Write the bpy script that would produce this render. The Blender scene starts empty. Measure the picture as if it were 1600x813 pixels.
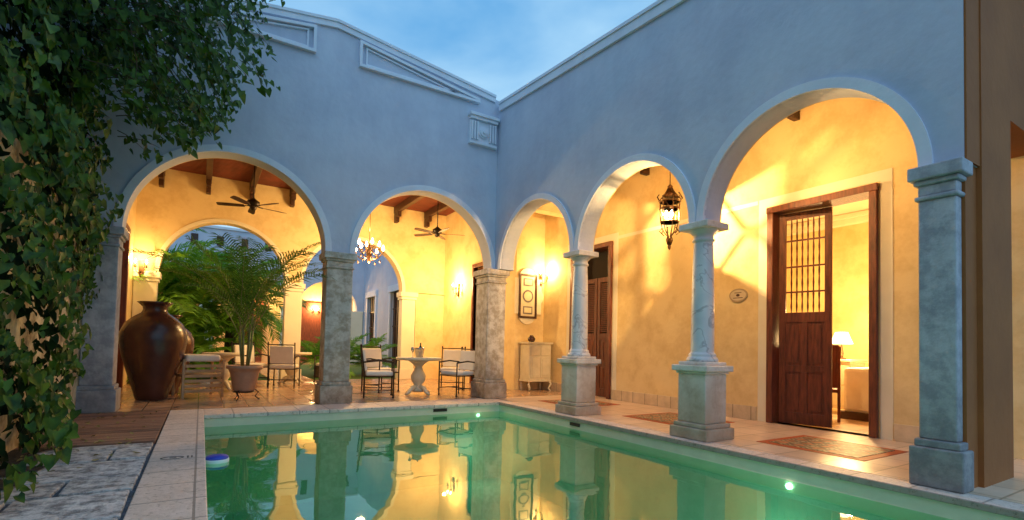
import bpy, math, random
from mathutils import Vector, Matrix, noise as mnoise
random.seed(7)
S=bpy.context.scene
rad=math.radians
# ---------------------------------------------------------------- materials
def newmat(name):
    m=bpy.data.materials.new(name);m.use_nodes=True
    nt=m.node_tree;b=nt.nodes['Principled BSDF'];return m,nt,b
def N(nt,t,**kw):
    n=nt.nodes.new(t)
    for k,v in kw.items():
        if k in n.inputs.keys(): n.inputs[k].default_value=v
        else: setattr(n,k,v)
    return n
def coord(nt,world=True,scale=(1,1,1)):
    if world:
        g=nt.nodes.new('ShaderNodeNewGeometry');o=g.outputs['Position']
    else:
        g=nt.nodes.new('ShaderNodeTexCoord');o=g.outputs['Object']
    if scale!=(1,1,1):
        mp=nt.nodes.new('ShaderNodeMapping');mp.inputs['Scale'].default_value=scale
        nt.links.new(o,mp.inputs['Vector']);o=mp.outputs['Vector']
    return o
def ramp(nt,src,stops):
    r=nt.nodes.new('ShaderNodeValToRGB');nt.links.new(src,r.inputs['Fac'])
    e=r.color_ramp.elements
    while len(e)<len(stops): e.new(.5)
    for i,(p,c) in enumerate(stops):
        e[i].position=p;e[i].color=(c[0],c[1],c[2],1)
    return r.outputs['Color']
def mul(nt,a,b,f=1.0):
    m=nt.nodes.new('ShaderNodeMix');m.data_type='RGBA';m.blend_type='MULTIPLY';m.inputs[0].default_value=f
    nt.links.new(a,m.inputs[6]);nt.links.new(b,m.inputs[7]);return m.outputs[2]
def simple(name,c,c2=None,scale=3,rough=.6,bump=0,bscale=40,metal=0,world=False,sc=(1,1,1),stain=None,spec=.5,grime=None,island=0,streak=0):
    m,nt,b=newmat(name)
    c2=c2 or tuple(x*.8 for x in c)
    v=coord(nt,world,sc)
    n=N(nt,'ShaderNodeTexNoise',Scale=scale,Detail=7.0,Roughness=.6);nt.links.new(v,n.inputs['Vector'])
    col=ramp(nt,n.outputs['Fac'],[(.32,c2),(.68,c)])
    if island:
        g3=nt.nodes.new('ShaderNodeNewGeometry');k=1-island
        col=mul(nt,col,ramp(nt,g3.outputs['Random Per Island'],[(0,(k,k,k)),(.5,(.95,.93,.9)),(1,(1,1,1))]))
    if streak:
        v2=coord(nt,True,(3,3,.5));n6=N(nt,'ShaderNodeTexNoise',Scale=1.6,Detail=7.0,Roughness=.6);nt.links.new(v2,n6.inputs['Vector'])
        k=1-streak;col=mul(nt,col,ramp(nt,n6.outputs['Fac'],[(.30,(k,k,k*1.01)),(.60,(1,1,1))]))
    if stain:
        n3=N(nt,'ShaderNodeTexNoise',Scale=stain[1],Detail=9.0,Roughness=.7);nt.links.new(v,n3.inputs['Vector'])
        k=stain[0];col=mul(nt,col,ramp(nt,n3.outputs['Fac'],[(stain[2],k),(stain[2]+.16,(1,1,1))]))
    if grime:
        g2=nt.nodes.new('ShaderNodeNewGeometry');sx=nt.nodes.new('ShaderNodeSeparateXYZ');nt.links.new(g2.outputs['Position'],sx.inputs[0])
        n5=N(nt,'ShaderNodeTexNoise',Scale=3.0,Detail=6.0);nt.links.new(v,n5.inputs['Vector'])
        ad=nt.nodes.new('ShaderNodeMath');ad.operation='MULTIPLY_ADD';nt.links.new(n5.outputs['Fac'],ad.inputs[0]);ad.inputs[1].default_value=-.8;nt.links.new(sx.outputs['Z'],ad.inputs[2])
        mr=nt.nodes.new('ShaderNodeMapRange');mr.inputs['From Min'].default_value=-.4;mr.inputs['From Max'].default_value=grime[1];nt.links.new(ad.outputs[0],mr.inputs['Value'])
        col=mul(nt,col,ramp(nt,mr.outputs['Result'],[(0,grime[0]),(1,(1,1,1))]))
    nt.links.new(col,b.inputs['Base Color'])
    b.inputs['Roughness'].default_value=rough;b.inputs['Metallic'].default_value=metal
    b.inputs['Specular IOR Level'].default_value=spec
    if bump:
        n2=N(nt,'ShaderNodeTexNoise',Scale=bscale,Detail=6.0);nt.links.new(v,n2.inputs['Vector'])
        bp=N(nt,'ShaderNodeBump',Strength=bump,Distance=.02);nt.links.new(n2.outputs['Fac'],bp.inputs['Height'])
        nt.links.new(bp.outputs['Normal'],b.inputs['Normal'])
    return m
def emis(name,c,s):
    m,nt,b=newmat(name);b.inputs['Base Color'].default_value=(*c,1)
    b.inputs['Emission Color'].default_value=(*c,1);b.inputs['Emission Strength'].default_value=s;return m
def tiles(name,c1,c2,mort,w,h,rough,off=0,ms=.008,bump=.25,stain=.35,var=3,rot=0,pits=None):
    m,nt,b=newmat(name);v=coord(nt,True)
    if rot:
        mp=nt.nodes.new('ShaderNodeMapping');mp.inputs['Rotation'].default_value=(0,0,rot);nt.links.new(v,mp.inputs['Vector']);v=mp.outputs['Vector']
    br=N(nt,'ShaderNodeTexBrick',Scale=1.0);br.offset=off;br.offset_frequency=2;br.squash=1
    br.inputs['Color1'].default_value=(*c1,1);br.inputs['Color2'].default_value=(*c2,1);br.inputs['Mortar'].default_value=(*mort,1)
    br.inputs['Brick Width'].default_value=w;br.inputs['Row Height'].default_value=h;br.inputs['Mortar Size'].default_value=ms
    nt.links.new(v,br.inputs['Vector'])
    n=N(nt,'ShaderNodeTexNoise',Scale=float(var),Detail=9.0,Roughness=.7);nt.links.new(v,n.inputs['Vector'])
    k=1-stain
    col=mul(nt,br.outputs['Color'],ramp(nt,n.outputs['Fac'],[(.3,(k,k*.97,k*.93)),(.65,(1,1,1))]))
    hsrc=br.outputs['Fac']
    if pits:
        n4=N(nt,'ShaderNodeTexNoise',Scale=float(pits),Detail=8.0,Roughness=.75);nt.links.new(v,n4.inputs['Vector'])
        col=mul(nt,col,ramp(nt,n4.outputs['Fac'],[(.36,(.5,.45,.4)),(.46,(1,1,1))]))
    nt.links.new(col,b.inputs['Base Color'])
    rr=nt.nodes.new('ShaderNodeMapRange');rr.inputs['To Min'].default_value=rough;rr.inputs['To Max'].default_value=min(1,rough+.25)
    nt.links.new(n.outputs['Fac'],rr.inputs['Value']);nt.links.new(rr.outputs['Result'],b.inputs['Roughness'])
    bp=N(nt,'ShaderNodeBump',Strength=bump,Distance=-.01);nt.links.new(hsrc,bp.inputs['Height'])
    if pits:
        bp2=N(nt,'ShaderNodeBump',Strength=.5,Distance=.01);nt.links.new(n4.outputs['Fac'],bp2.inputs['Height']);nt.links.new(bp.outputs['Normal'],bp2.inputs['Normal']);bp=bp2
    nt.links.new(bp.outputs['Normal'],b.inputs['Normal'])
    return m
def marble(name,c,vein,scale=5,rough=.3):
    m,nt,b=newmat(name);v=coord(nt,True)
    n=N(nt,'ShaderNodeTexNoise',Scale=float(scale),Detail=6.0,Roughness=.5,Distortion=1.2);nt.links.new(v,n.inputs['Vector'])
    a=ramp(nt,n.outputs['Fac'],[(.44,c),(.475,vein),(.50,c),(.8,tuple(x*.9 for x in c))])
    n2=N(nt,'ShaderNodeTexNoise',Scale=2.5,Detail=4.0);nt.links.new(v,n2.inputs['Vector'])
    a=mul(nt,a,ramp(nt,n2.outputs['Fac'],[(.35,(.78,.81,.87)),(.65,(1,1,1))]))
    nt.links.new(a,b.inputs['Base Color']);b.inputs['Roughness'].default_value=rough;return m

PL =simple('exterior_plaster',(.60,.645,.75),(.53,.575,.685),1.3,.8,.3,10,world=True,stain=((.90,.90,.93),.8,.4),streak=.05)
TRIM=simple('trim_plaster',(.78,.82,.90),(.70,.74,.83),3,.7,.15,30,world=True,streak=.06)
YEL=simple('yellow_plaster',(.86,.68,.36),(.79,.60,.29),1.1,.75,.2,12,world=True,stain=((.90,.86,.8),2.2,.38))
YELT=simple('cream_band_plaster',(.86,.80,.62),(.79,.72,.54),2,.7,.1,20,world=True)
LITPL=simple('warm_lit_plaster',(.40,.135,.03),(.31,.10,.022),1.5,.8,.2,14,world=True)  # orange-brown colour stands in for warm lamplight on the return wall
OLD=simple('old_wall_plaster',(.74,.63,.40),(.52,.43,.27),3.2,.9,.6,18,world=True,stain=((.34,.30,.24),2.3,.42))
STONE=simple('grey_stone',(.56,.57,.61),(.47,.48,.52),3.5,.7,.3,30,world=True,stain=((.72,.72,.75),7,.41),grime=((.6,.55,.5),.7),streak=.25)
STONEW=simple('warm_stone',(.70,.65,.58),(.58,.54,.49),4,.7,.3,30,world=True,stain=((.68,.62,.54),8,.42),grime=((.65,.55,.45),.7),streak=.2)
MARB=marble('white_marble',(.80,.78,.76),(.50,.47,.47),3.2)
PED=simple('pedestal_stone',(.82,.79,.74),(.74,.70,.65),4,.5,.2,30,world=True,stain=((.82,.76,.70),5,.38),grime=((.62,.50,.38),.5),streak=.15)
TILE=tiles('arcade_floor_tile',(.84,.64,.48),(.76,.56,.40),(.44,.31,.20),.41,.41,.20,bump=.15,stain=.24)
TTILE=tiles('terrace_floor_tile',(.64,.42,.27),(.52,.32,.20),(.28,.18,.11),.33,.33,.08,bump=.15)
COP=tiles('pool_coping_stone',(.82,.69,.61),(.73,.61,.54),(.38,.31,.27),.42,.42,.4,off=0,stain=.25,var=9,pits=26)
WTILE=simple('waterline_tile',(.66,.66,.50),(.58,.58,.44),6,.3,world=True)
SLABM=simple('limestone_paving',(.74,.71,.69),(.50,.49,.50),4,.8,.9,22,world=True,stain=((.30,.30,.31),11,.40),island=.25)
DECK=simple('deck_planks',(.34,.18,.12),(.19,.10,.07),3,.6,.4,30,world=True,sc=(1,8,1),island=.5)
SKIRT=tiles('skirting_tile',(.78,.62,.42),(.72,.57,.38),(.4,.3,.2),.3,.3,.3)
WOOD=simple('reddish_wood',(.22,.055,.024),(.075,.020,.010),5,.42,.3,30,world=True,sc=(6,6,.8))
DWOOD=simple('dark_wood',(.07,.026,.013),(.035,.013,.007),6,.5,.2,20,world=True)
SLAT=simple('ceiling_slat_wood',(.19,.035,.016),(.11,.021,.010),4,.6,.2,20,world=True)
IRON=simple('dark_iron',(.045,.032,.025),(.02,.015,.012),8,.45,metal=.6)
BRONZE=simple('bronze',(.16,.08,.035),(.07,.035,.015),8,.4,metal=.8)
CUSH=simple('white_cushion',(.80,.76,.68),(.72,.68,.6),6,.9,.2,60)
CREAM=simple('cream_painted_wood',(.74,.66,.47),(.62,.54,.36),5,.5,.15,20)
BENCHW=simple('bench_wood',(.48,.34,.19),(.34,.22,.11),5,.5,.15,20)
URN=simple('glazed_urn',(.085,.028,.018),(.038,.014,.011),2.5,.26,.1,12)
TERRA=simple('terracotta',(.50,.30,.19),(.36,.2,.13),5,.7,.2,30)
STEEL=simple('steel',(.6,.58,.54),(.5,.5,.48),4,.2,metal=1)
SOIL=simple('dark_soil',(.05,.038,.028),(.015,.012,.01),9,.95,.9,30,world=True)
JOINT=simple('pebble_joint',(.14,.16,.20),(.04,.045,.055),30,.9,.9,60,world=True)
GRASSM=simple('lawn_green',(.10,.22,.03),(.05,.12,.015),14,.9,.6,60,world=True)
GROUNDM=simple('ground_earth',(.16,.15,.12),(.10,.1,.08),1,.95,.3,5,world=True)
POOLM=simple('pool_plaster',(.56,.72,.62),(.48,.64,.55),2,.7,world=True)
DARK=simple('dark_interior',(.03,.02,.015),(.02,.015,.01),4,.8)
BULB=emis('warm_bulb',(1,.82,.5),30)
BULB2=emis('lamp_shade_glow',(1,.84,.58),3.2)
LENS=emis('pool_lamp_glass',(1,.95,.75),9)
BLUEP=simple('blue_plastic',(.02,.06,.55),(.015,.05,.45),4,.35)
WHITEP=simple('white_plastic',(.7,.75,.8),(.65,.7,.75),4,.35)
def leafmat(name,a,b_,t=.25,rough=.5,sc=2.5,spec=.3):
    m,nt,b=newmat(name);v=coord(nt,True)
    n=N(nt,'ShaderNodeTexNoise',Scale=sc*4,Detail=3.0);nt.links.new(v,n.inputs['Vector'])
    c=ramp(nt,n.outputs['Fac'],[(.35,b_),(.65,a)]);nt.links.new(c,b.inputs['Base Color']);b.inputs['Roughness'].default_value=rough
    b.inputs['Specular IOR Level'].default_value=spec
    tr=N(nt,'ShaderNodeBsdfTranslucent');nt.links.new(c,tr.inputs['Color'])
    mx=N(nt,'ShaderNodeMixShader');mx.inputs[0].default_value=t
    nt.links.new(b.outputs[0],mx.inputs[1]);nt.links.new(tr.outputs[0],mx.inputs[2])
    nt.links.new(mx.outputs[0],nt.nodes['Material Output'].inputs['Surface']);return m
LEAF=leafmat('vine_leaf',(.075,.165,.010),(.012,.045,.004))
LEAFD=leafmat('vine_leaf_shaded',(.010,.030,.004),(.003,.009,.002),.1,.7,spec=.1)  # near-black copy of the vine leaf: shade inside the mass put into colour
PALM=leafmat('palm_leaf',(.12,.27,.03),(.05,.14,.015),.3)
PALMG=leafmat('garden_palm_leaf',(.20,.44,.035),(.09,.25,.02),.4)  # greens lightened in place of lamplight on the garden palms
STEM=simple('green_stem',(.22,.24,.08),(.14,.15,.05),6,.6)
BARK=simple('palm_bark',(.12,.08,.05),(.06,.04,.025),9,.9,.5,20)
def carpet(name):
    m,nt,b=newmat(name);v=coord(nt,True)
    vo=N(nt,'ShaderNodeTexVoronoi',Scale=5.5);vo.feature='F1';vo.distance='MANHATTAN';vo.inputs['Randomness'].default_value=.15;nt.links.new(v,vo.inputs['Vector'])
    c=ramp(nt,vo.outputs['Distance'],[(.12,(.62,.52,.33)),(.22,(.08,.08,.07)),(.36,(.56,.42,.24)),(.55,(.16,.16,.12)),(.75,(.55,.22,.10))])
    n=N(nt,'ShaderNodeTexNoise',Scale=14.0,Detail=4.0);nt.links.new(v,n.inputs['Vector'])
    c=mul(nt,c,ramp(nt,n.outputs['Fac'],[(.42,(.45,.45,.42)),(.56,(1,1,1))]))
    nt.links.new(c,b.inputs['Base Color']);b.inputs['Roughness'].default_value=.5;b.inputs['Specular IOR Level'].default_value=.3;return m
MOS=carpet('patterned_mosaic');MOSB=simple('mosaic_border',(.50,.11,.035),(.38,.08,.025),9,.55,world=True,spec=.3)
def watermat():
    m,nt,b=newmat('pool_water');nt.nodes.remove(b)
    v=coord(nt,True)
    n=N(nt,'ShaderNodeTexNoise',Scale=2.2,Detail=2.0,Roughness=.45);nt.links.new(v,n.inputs['Vector'])
    bp=N(nt,'ShaderNodeBump',Strength=.045,Distance=.05);nt.links.new(n.outputs['Fac'],bp.inputs['Height'])
    g=N(nt,'ShaderNodeBsdfGlossy',Roughness=.014);g.inputs['Color'].default_value=(1,1,.90,1);nt.links.new(bp.outputs['Normal'],g.inputs['Normal'])
    t=N(nt,'ShaderNodeBsdfTransparent');t.inputs['Color'].default_value=(.22,.72,.50,1)
    f=N(nt,'ShaderNodeFresnel',IOR=1.85);nt.links.new(bp.outputs['Normal'],f.inputs['Normal'])
    mx=N(nt,'ShaderNodeMixShader');nt.links.new(f.outputs[0],mx.inputs[0]);nt.links.new(t.outputs[0],mx.inputs[1]);nt.links.new(g.outputs[0],mx.inputs[2])
    nt.links.new(mx.outputs[0],nt.nodes['Material Output'].inputs['Surface']);return m
WATER=watermat()
# ---------------------------------------------------------------- geometry helpers
def group(name,loc=(0,0,0),rz=0,parent=None):
    o=bpy.data.objects.new(name,None);S.collection.objects.link(o);o.location=loc;o.rotation_euler=(0,0,rz);o.empty_display_size=.2
    if parent:o.parent=parent
    return o
class M:
    def __init__(s): s.v=[];s.f=[];s.sm=[]
    def box(s,x0,y0,z0,x1,y1,z1,rz=0,c=None):
        b=len(s.v);P=[(x,y,z) for z in(z0,z1) for x,y in((x0,y0),(x1,y0),(x1,y1),(x0,y1))]
        if rz:
            cx,cy=c if c else((x0+x1)/2,(y0+y1)/2);ca,sa=math.cos(rz),math.sin(rz)
            P=[(cx+(x-cx)*ca-(y-cy)*sa,cy+(x-cx)*sa+(y-cy)*ca,z) for x,y,z in P]
        s.v+=P
        for q in((3,2,1,0),(4,5,6,7),(0,1,5,4),(1,2,6,5),(2,3,7,6),(3,0,4,7)): s.f.append(tuple(b+i for i in q));s.sm.append(False)
        return s
    def lathe(s,prof,cx=0,cy=0,cz=0,n=28,smooth=True):
        b=len(s.v)
        for r,z in prof:
            for i in range(n):
                a=2*math.pi*i/n;s.v.append((cx+r*math.cos(a),cy+r*math.sin(a),cz+z))
        for k in range(len(prof)-1):
            for i in range(n):
                j=(i+1)%n;s.f.append((b+k*n+i,b+k*n+j,b+(k+1)*n+j,b+(k+1)*n+i));s.sm.append(smooth)
        s.f.append(tuple(b+i for i in reversed(range(n))));s.sm.append(False)
        t=b+(len(prof)-1)*n;s.f.append(tuple(t+i for i in range(n)));s.sm.append(False)
        return s
    def tube(s,pts,r,n=6,r1=None):
        pts=[Vector(p) for p in pts];b=len(s.v);m=len(pts)
        for k,p in enumerate(pts):
            t=(pts[min(k+1,m-1)]-pts[max(k-1,0)]).normalized()
            u=Vector((0,0,1)) if abs(t.z)<.9 else Vector((1,0,0))
            a=t.cross(u).normalized();c=t.cross(a)
            rr=r if r1 is None else r+(r1-r)*k/(m-1)
            for i in range(n):
                an=2*math.pi*i/n;s.v.append(tuple(p+a*math.cos(an)*rr+c*math.sin(an)*rr))
        for k in range(m-1):
            for i in range(n):
                j=(i+1)%n;s.f.append((b+k*n+i,b+k*n+j,b+(k+1)*n+j,b+(k+1)*n+i));s.sm.append(True)
        s.f.append(tuple(b+i for i in range(n)));s.f.append(tuple(b+(m-1)*n+i for i in range(n)));s.sm+=[False,False]
        return s
    def poly(s,vs,fs,smooth=False):
        b=len(s.v);s.v+=vs
        for f in fs: s.f.append(tuple(b+i for i in f));s.sm.append(smooth)
        return s
    def build(s,name,mat,parent=None,bev=0,loc=None,fix=True):
        me=bpy.data.meshes.new(name);me.from_pydata([tuple(v) for v in s.v],[],s.f);me.update()
        me.polygons.foreach_set('use_smooth',s.sm);me.materials.append(mat)
        if fix:
            import bmesh
            bm=bmesh.new();bm.from_mesh(me);bmesh.ops.recalc_face_normals(bm,faces=bm.faces);bm.to_mesh(me);bm.free()
        o=bpy.data.objects.new(name,me);S.collection.objects.link(o)
        if parent:o.parent=parent
        if loc:o.location=loc
        if bev:
            md=o.modifiers.new('b','BEVEL');md.width=bev;md.segments=2;md.limit_method='ANGLE'
        return o
def arch_wall(name,axis,c0,c1,u0,u1,arches,zs,ztop,mat,parent,brk=()):
    us={u0,u1}|set(brk)
    for uc,r in arches:
        for i in range(49): us.add(round(uc-r*math.cos(math.pi*i/48),5))
    us=sorted(u for u in us if u0<=u<=u1)
    def bot(u):
        for uc,r in arches:
            if abs(u-uc)<r: return zs+math.sqrt(max(0,r*r-(u-uc)**2))
        return zs
    P=(lambda u,c,z:(u,c,z)) if axis=='x' else (lambda u,c,z:(c,u,z))
    v=[];f=[]
    for u in us: v+=[P(u,c0,bot(u)),P(u,c0,ztop(u)),P(u,c1,ztop(u)),P(u,c1,bot(u))]
    for i in range(len(us)-1):
        a=4*i;b=a+4
        for k in range(4): f.append((a+k,a+(k+1)%4,b+(k+1)%4,b+k))
    f+= [(0,1,2,3),tuple(4*(len(us)-1)+k for k in range(4))]
    m=M();m.poly(v,f);return m.build(name,mat,parent)
def archivolt(m,axis,cf,cb,uc,r,w,zs,n=48):
    P=(lambda u,c,z:(u,c,z)) if axis=='x' else (lambda u,c,z:(c,u,z))
    v=[];f=[]
    for i in range(n+1):
        a=math.pi*i/n
        for rr,c in((r,cb),(r,cf),(r+w,cf),(r+w,cb)): v.append(P(uc-rr*math.cos(a),c,zs+rr*math.sin(a)))
    for i in range(n):
        for k in range(4): f.append((4*i+k,4*i+(k+1)%4,4*i+4+(k+1)%4,4*i+4+k))
    f+=[(0,1,2,3),tuple(4*n+k for k in range(4))]
    m.poly(v,f)
def hole_wall(name,axis,c0,c1,u0,u1,z0,z1,holes,mat,parent):
    us=sorted({u0,u1}|{h[0] for h in holes}|{h[1] for h in holes});zs=sorted({z0,z1}|{h[2] for h in holes}|{h[3] for h in holes})
    P=(lambda u,c,z:(u,c,z)) if axis=='x' else (lambda u,c,z:(c,u,z))
    def solid(i,j):
        if i<0 or j<0 or i>=len(us)-1 or j>=len(zs)-1: return False
        u=(us[i]+us[i+1])/2;z=(zs[j]+zs[j+1])/2
        return not any(h[0]<u<h[1] and h[2]<z<h[3] for h in holes)
    m=M()
    for i in range(len(us)-1):
        for j in range(len(zs)-1):
            if not solid(i,j): continue
            a,b,c,d=us[i],us[i+1],zs[j],zs[j+1]
            m.poly([P(a,c0,c),P(b,c0,c),P(b,c0,d),P(a,c0,d)],[(0,1,2,3)])
            m.poly([P(a,c1,c),P(b,c1,c),P(b,c1,d),P(a,c1,d)],[(3,2,1,0)])
            if not solid(i-1,j): m.poly([P(a,c0,c),P(a,c1,c),P(a,c1,d),P(a,c0,d)],[(0,1,2,3)])
            if not solid(i+1,j): m.poly([P(b,c0,c),P(b,c1,c),P(b,c1,d),P(b,c0,d)],[(0,1,2,3)])
            if not solid(i,j-1): m.poly([P(a,c0,c),P(b,c0,c),P(b,c1,c),P(a,c1,c)],[(0,1,2,3)])
            if not solid(i,j+1): m.poly([P(a,c0,d),P(b,c0,d),P(b,c1,d),P(a,c1,d)],[(0,1,2,3)])
    return m.build(name,mat,parent,fix=False)
LG=1.72
WARM=(1,.615,.24)
def point(name,loc,w,parent=None,c=WARM,r=.05):
    l=bpy.data.lights.new(name,'POINT');l.energy=w*(LG if c==WARM else 1);l.color=c;l.shadow_soft_size=r
    o=bpy.data.objects.new(name,l);S.collection.objects.link(o);o.location=loc
    if parent:o.parent=parent
    return o
# ---------------------------------------------------------------- ground, floors
ZS=2.50
XR=4.88;YB=8.62;XI=6.995
PX0,PX1,PY0,PY1=.069,4.616,-1.6,7.86
WZ=-.165
g=M()
for a in((-300,-300,PX0-.3,300),(PX1+.2,-300,300,300),(PX0-.3,-300,PX1+.2,PY0-.3),(PX0-.3,PY1+.3,PX1+.2,300)):
    g.poly([(a[0],a[1],-.07),(a[2],a[1],-.07),(a[2],a[3],-.07),(a[0],a[3],-.07)],[(0,1,2,3)])
g.build('ground',GROUNDM)
pv=group('paving')
M().box(-1.35,-3,-.06,-.336,5.985,-.022).build('joints',JOINT,pv)
rs=random.Random(11);m=M();y=-3.0
while y<5.9:
    h=rs.choice((.42,.5,.62));h=min(h,5.975-y)
    if h<.15: break
    xs=[-1.34,-.345]
    sp=rs.choice((-.95,-.75,-.62,None,-1.0))
    if sp: xs.insert(1,sp)
    for i in range(len(xs)-1):
        j=lambda:rs.uniform(-.008,.008)
        x0,x1=xs[i]+.016,xs[i+1]-.014;zt=rs.uniform(-.004,.004)
        v=[(x0+j(),y+.015+j(),-.05),(x1+j(),y+.015+j(),-.05),(x1+j(),y+h-.015+j(),-.05),(x0+j(),y+h-.015+j(),-.05)]
        v+=[(p[0],p[1],zt) for p in v]
        m.poly(v,[(3,2,1,0),(4,5,6,7),(0,1,5,4),(1,2,6,5),(2,3,7,6),(3,0,4,7)])
    y+=h
m.build('slabs',SLABM,pv,.008)
v=[(-1.35,4.0,.012)]
for k in range(15): v.append((-1.06+.12*math.sin(k*1.9)+.05*math.sin(k*4.1),4.0+1.97*k/14,.012))
v.append((-1.35,5.97,.012))
M().poly(v,[tuple(range(len(v)))]).build('soil_bed',SOIL)
pool=group('swimming_pool')
M().box(PX0-.40,-1.9,-.055,PX0,8.55,0).build('coping',COP,pool,.008)
M().box(PX0+.001,PY1,-.055,PX1+.3,8.549,0).build('coping_far',COP,pool,.008)
M().box(PX1,-1.9,-.055,4.86,PY1-.001,-.001).build('coping_side',COP,pool,.008)
M().box(PX0+.001,-1.9,-.055,PX1-.001,PY0,0).build('coping_near',COP,pool,.008)
b=M()
x0,x1,y0,y1,zb=PX0-.02,PX1+.02,PY0-.02,PY1+.02,-1.35
b.poly([(x0,y0,zb),(x1,y0,zb),(x1,y1,zb),(x0,y1,zb),(x0,y0,-.27),(x1,y0,-.27),(x1,y1,-.27),(x0,y1,-.27)],[(0,1,2,3),(0,1,5,4),(1,2,6,5),(2,3,7,6),(3,0,4,7)])
b.build('basin',POOLM,pool,fix=False)
b=M();b.poly([(x0,y0,-.27),(x1,y0,-.27),(x1,y1,-.27),(x0,y1,-.27),(x0,y0,-.05),(x1,y0,-.05),(x1,y1,-.05),(x0,y1,-.05)],[(0,1,5,4),(1,2,6,5),(2,3,7,6),(3,0,4,7)])
b.build('waterline_band',WTILE,pool,fix=False)
m=M()
m.box(PX1+.005,5.6,-.12,PX1+.015,5.82,-.075)
m.box(3.35,PY1+.005,-.12,3.6,PY1+.015,-.07)
m.build('skimmer_slots',DARK,pool)
L=M()
for (x,y,d) in((PX1+.018,2.60,0),(4.2,PY1+.018,1)):
    if d==0: L.tube([(x,y,-.215),(x-.02,y,-.215)],.03,16)
    else: L.tube([(x,y,-.215),(x,y-.02,-.215)],.028,16)
L.build('lamp_lenses',LENS,pool)
for i,(x,y,w) in enumerate(((PX1-.35,2.60,7),(4.0,PY1-.4,6),(PX0+.5,4.4,9),(2.3,5.6,5),(2.3,1.2,13))):  # first two belong to the lenses; the rest are added to brighten the pool
    point('underwater_light',(x,y,-.75),w,pool,(.80,1,.80),.2)
M().poly([(PX0-.015,PY0,WZ),(PX1+.015,PY0,WZ),(PX1+.015,PY1+.015,WZ),(PX0-.015,PY1+.015,WZ)],[(0,1,2,3)]).build('water',WATER)
INL=simple('inlay_dark',(.12,.09,.08))
m=M()
def ringp(m,cx,cy,ra,rb,w,z0,z1,n=28):
    v=[];f=[]
    for i in range(n):
        a=2*math.pi*i/n
        for (A,B_) in((ra,rb),(ra-w,rb-w)):
            for z in(z0,z1): v.append((cx+A*math.cos(a),cy+B_*math.sin(a),z))
    for i in range(n):
        j=(i+1)%n;f+= [(4*i+1,4*j+1,4*j+3,4*i+3),(4*i,4*j,4*j+1,4*i+1),(4*i+2,4*j+2,4*j+3,4*i+3)]
    m.poly(v,f)
ringp(m,-.17,5.12,.085,.055,.012,.0,.003)
m.box(-.19,5.115,0,-.14,5.13,.003).box(-.065,5.08,0,-.053,5.16,.003).box(-.035,5.08,0,-.025,5.16,.003)
m.build('coping_inlay',INL,pool)
fl=group('pool_floater',(.17,5.6,WZ))
M().lathe([(.03,-.05),(.08,-.03),(.105,.0),(.105,.03),(.09,.038)]).build('float_ring',WHITEP,fl)
M().lathe([(.098,.03),(.1,.045),(.085,.06),(.03,.066)]).build('float_cap',BLUEP,fl)
m=M();y=6.0
while y<8.45: m.box(-1.38+rs.uniform(-.01,.01),y,-.03,-.345,y+.118,.012+rs.uniform(-.002,.002));y+=.13
dk=group('wooden_deck');m.build('boards',DECK,dk,.004);M().box(-1.38,6.0,-.06,-.345,8.5,-.03).build('joists',DARK,dk)
M().box(4.861,1.0,-.06,7.2,8.60,0).build('arcade_floor',TILE)
M().box(-1.6,8.551,-.06,7.2,14.3,0.0005).build('terrace_floor',TTILE)
for (a,b_,c,d) in((5.35,2.3,6.32,3.38),(5.42,4.42,6.48,5.58),(5.42,6.7,6.48,7.8)):
    o=M().box(a,b_,0,c,d,.004).build('floor_mosaic',MOSB);M().box(a+.09,b_+.09,0,c-.09,d-.09,.008).build('field',MOS,o)
# ---------------------------------------------------------------- house
H=group('courtyard_house')
def ztB(x):
    return 6.34-abs(x-1.75)*.137
def ztR(y): return 5.78-(YB-y)*.084
arB=[(.355,1.325),(3.485,1.315)]
arR=[(2.72,1.02),(4.97,1.03),(7.28,1.08)]
arch_wall('back_wall','x',YB,YB+.3,-3.0,5.16,arB,ZS,ztB,PL,H,(1.75,))
arch_wall('arcade_wall','y',XR,XR+.28,1.42,YB-.001,arR,ZS,ztR,PL,H)
m=M()
for uc,r in arB: archivolt(m,'x',YB-.025,YB+.02,uc,r,.10,ZS)
m.build('back_archivolts',TRIM,H)
m=M()
for uc,r in arR: archivolt(m,'y',XR-.025,XR+.02,uc,r,.095,ZS)
m.build('arcade_archivolts',TRIM,H)
def slopebar(m,axis,u0,u1,c0,c1,zf,za,zb_):
    P=(lambda u,c,z:(u,c,z)) if axis=='x' else (lambda u,c,z:(c,u,z))
    v=[]
    for u in(u0,u1):
        z=zf(u);v+=[P(u,c0,z+za),P(u,c1,z+za),P(u,c1,z+zb_),P(u,c0,z+zb_)]
    m.poly(v,[(0,1,2,3),(4,5,6,7),(0,1,5,4),(1,2,6,5),(2,3,7,6),(3,0,4,7)])
m=M()
for a,b_ in((-3.0,1.75),(1.75,4.80)):
    slopebar(m,'x',a,b_,YB-.04,YB+.33,ztB,-.08,.0+.012);slopebar(m,'x',a,b_,YB-.06,YB+.36,ztB,.013,.06)
slopebar(m,'y',1.40,YB-.1,XR-.04,XR+.33,ztR,-.12,.012);slopebar(m,'y',1.38,YB-.1,XR-.06,XR+.36,ztR,.013,.06)
m.build('parapet_coping',TRIM,H)
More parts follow.
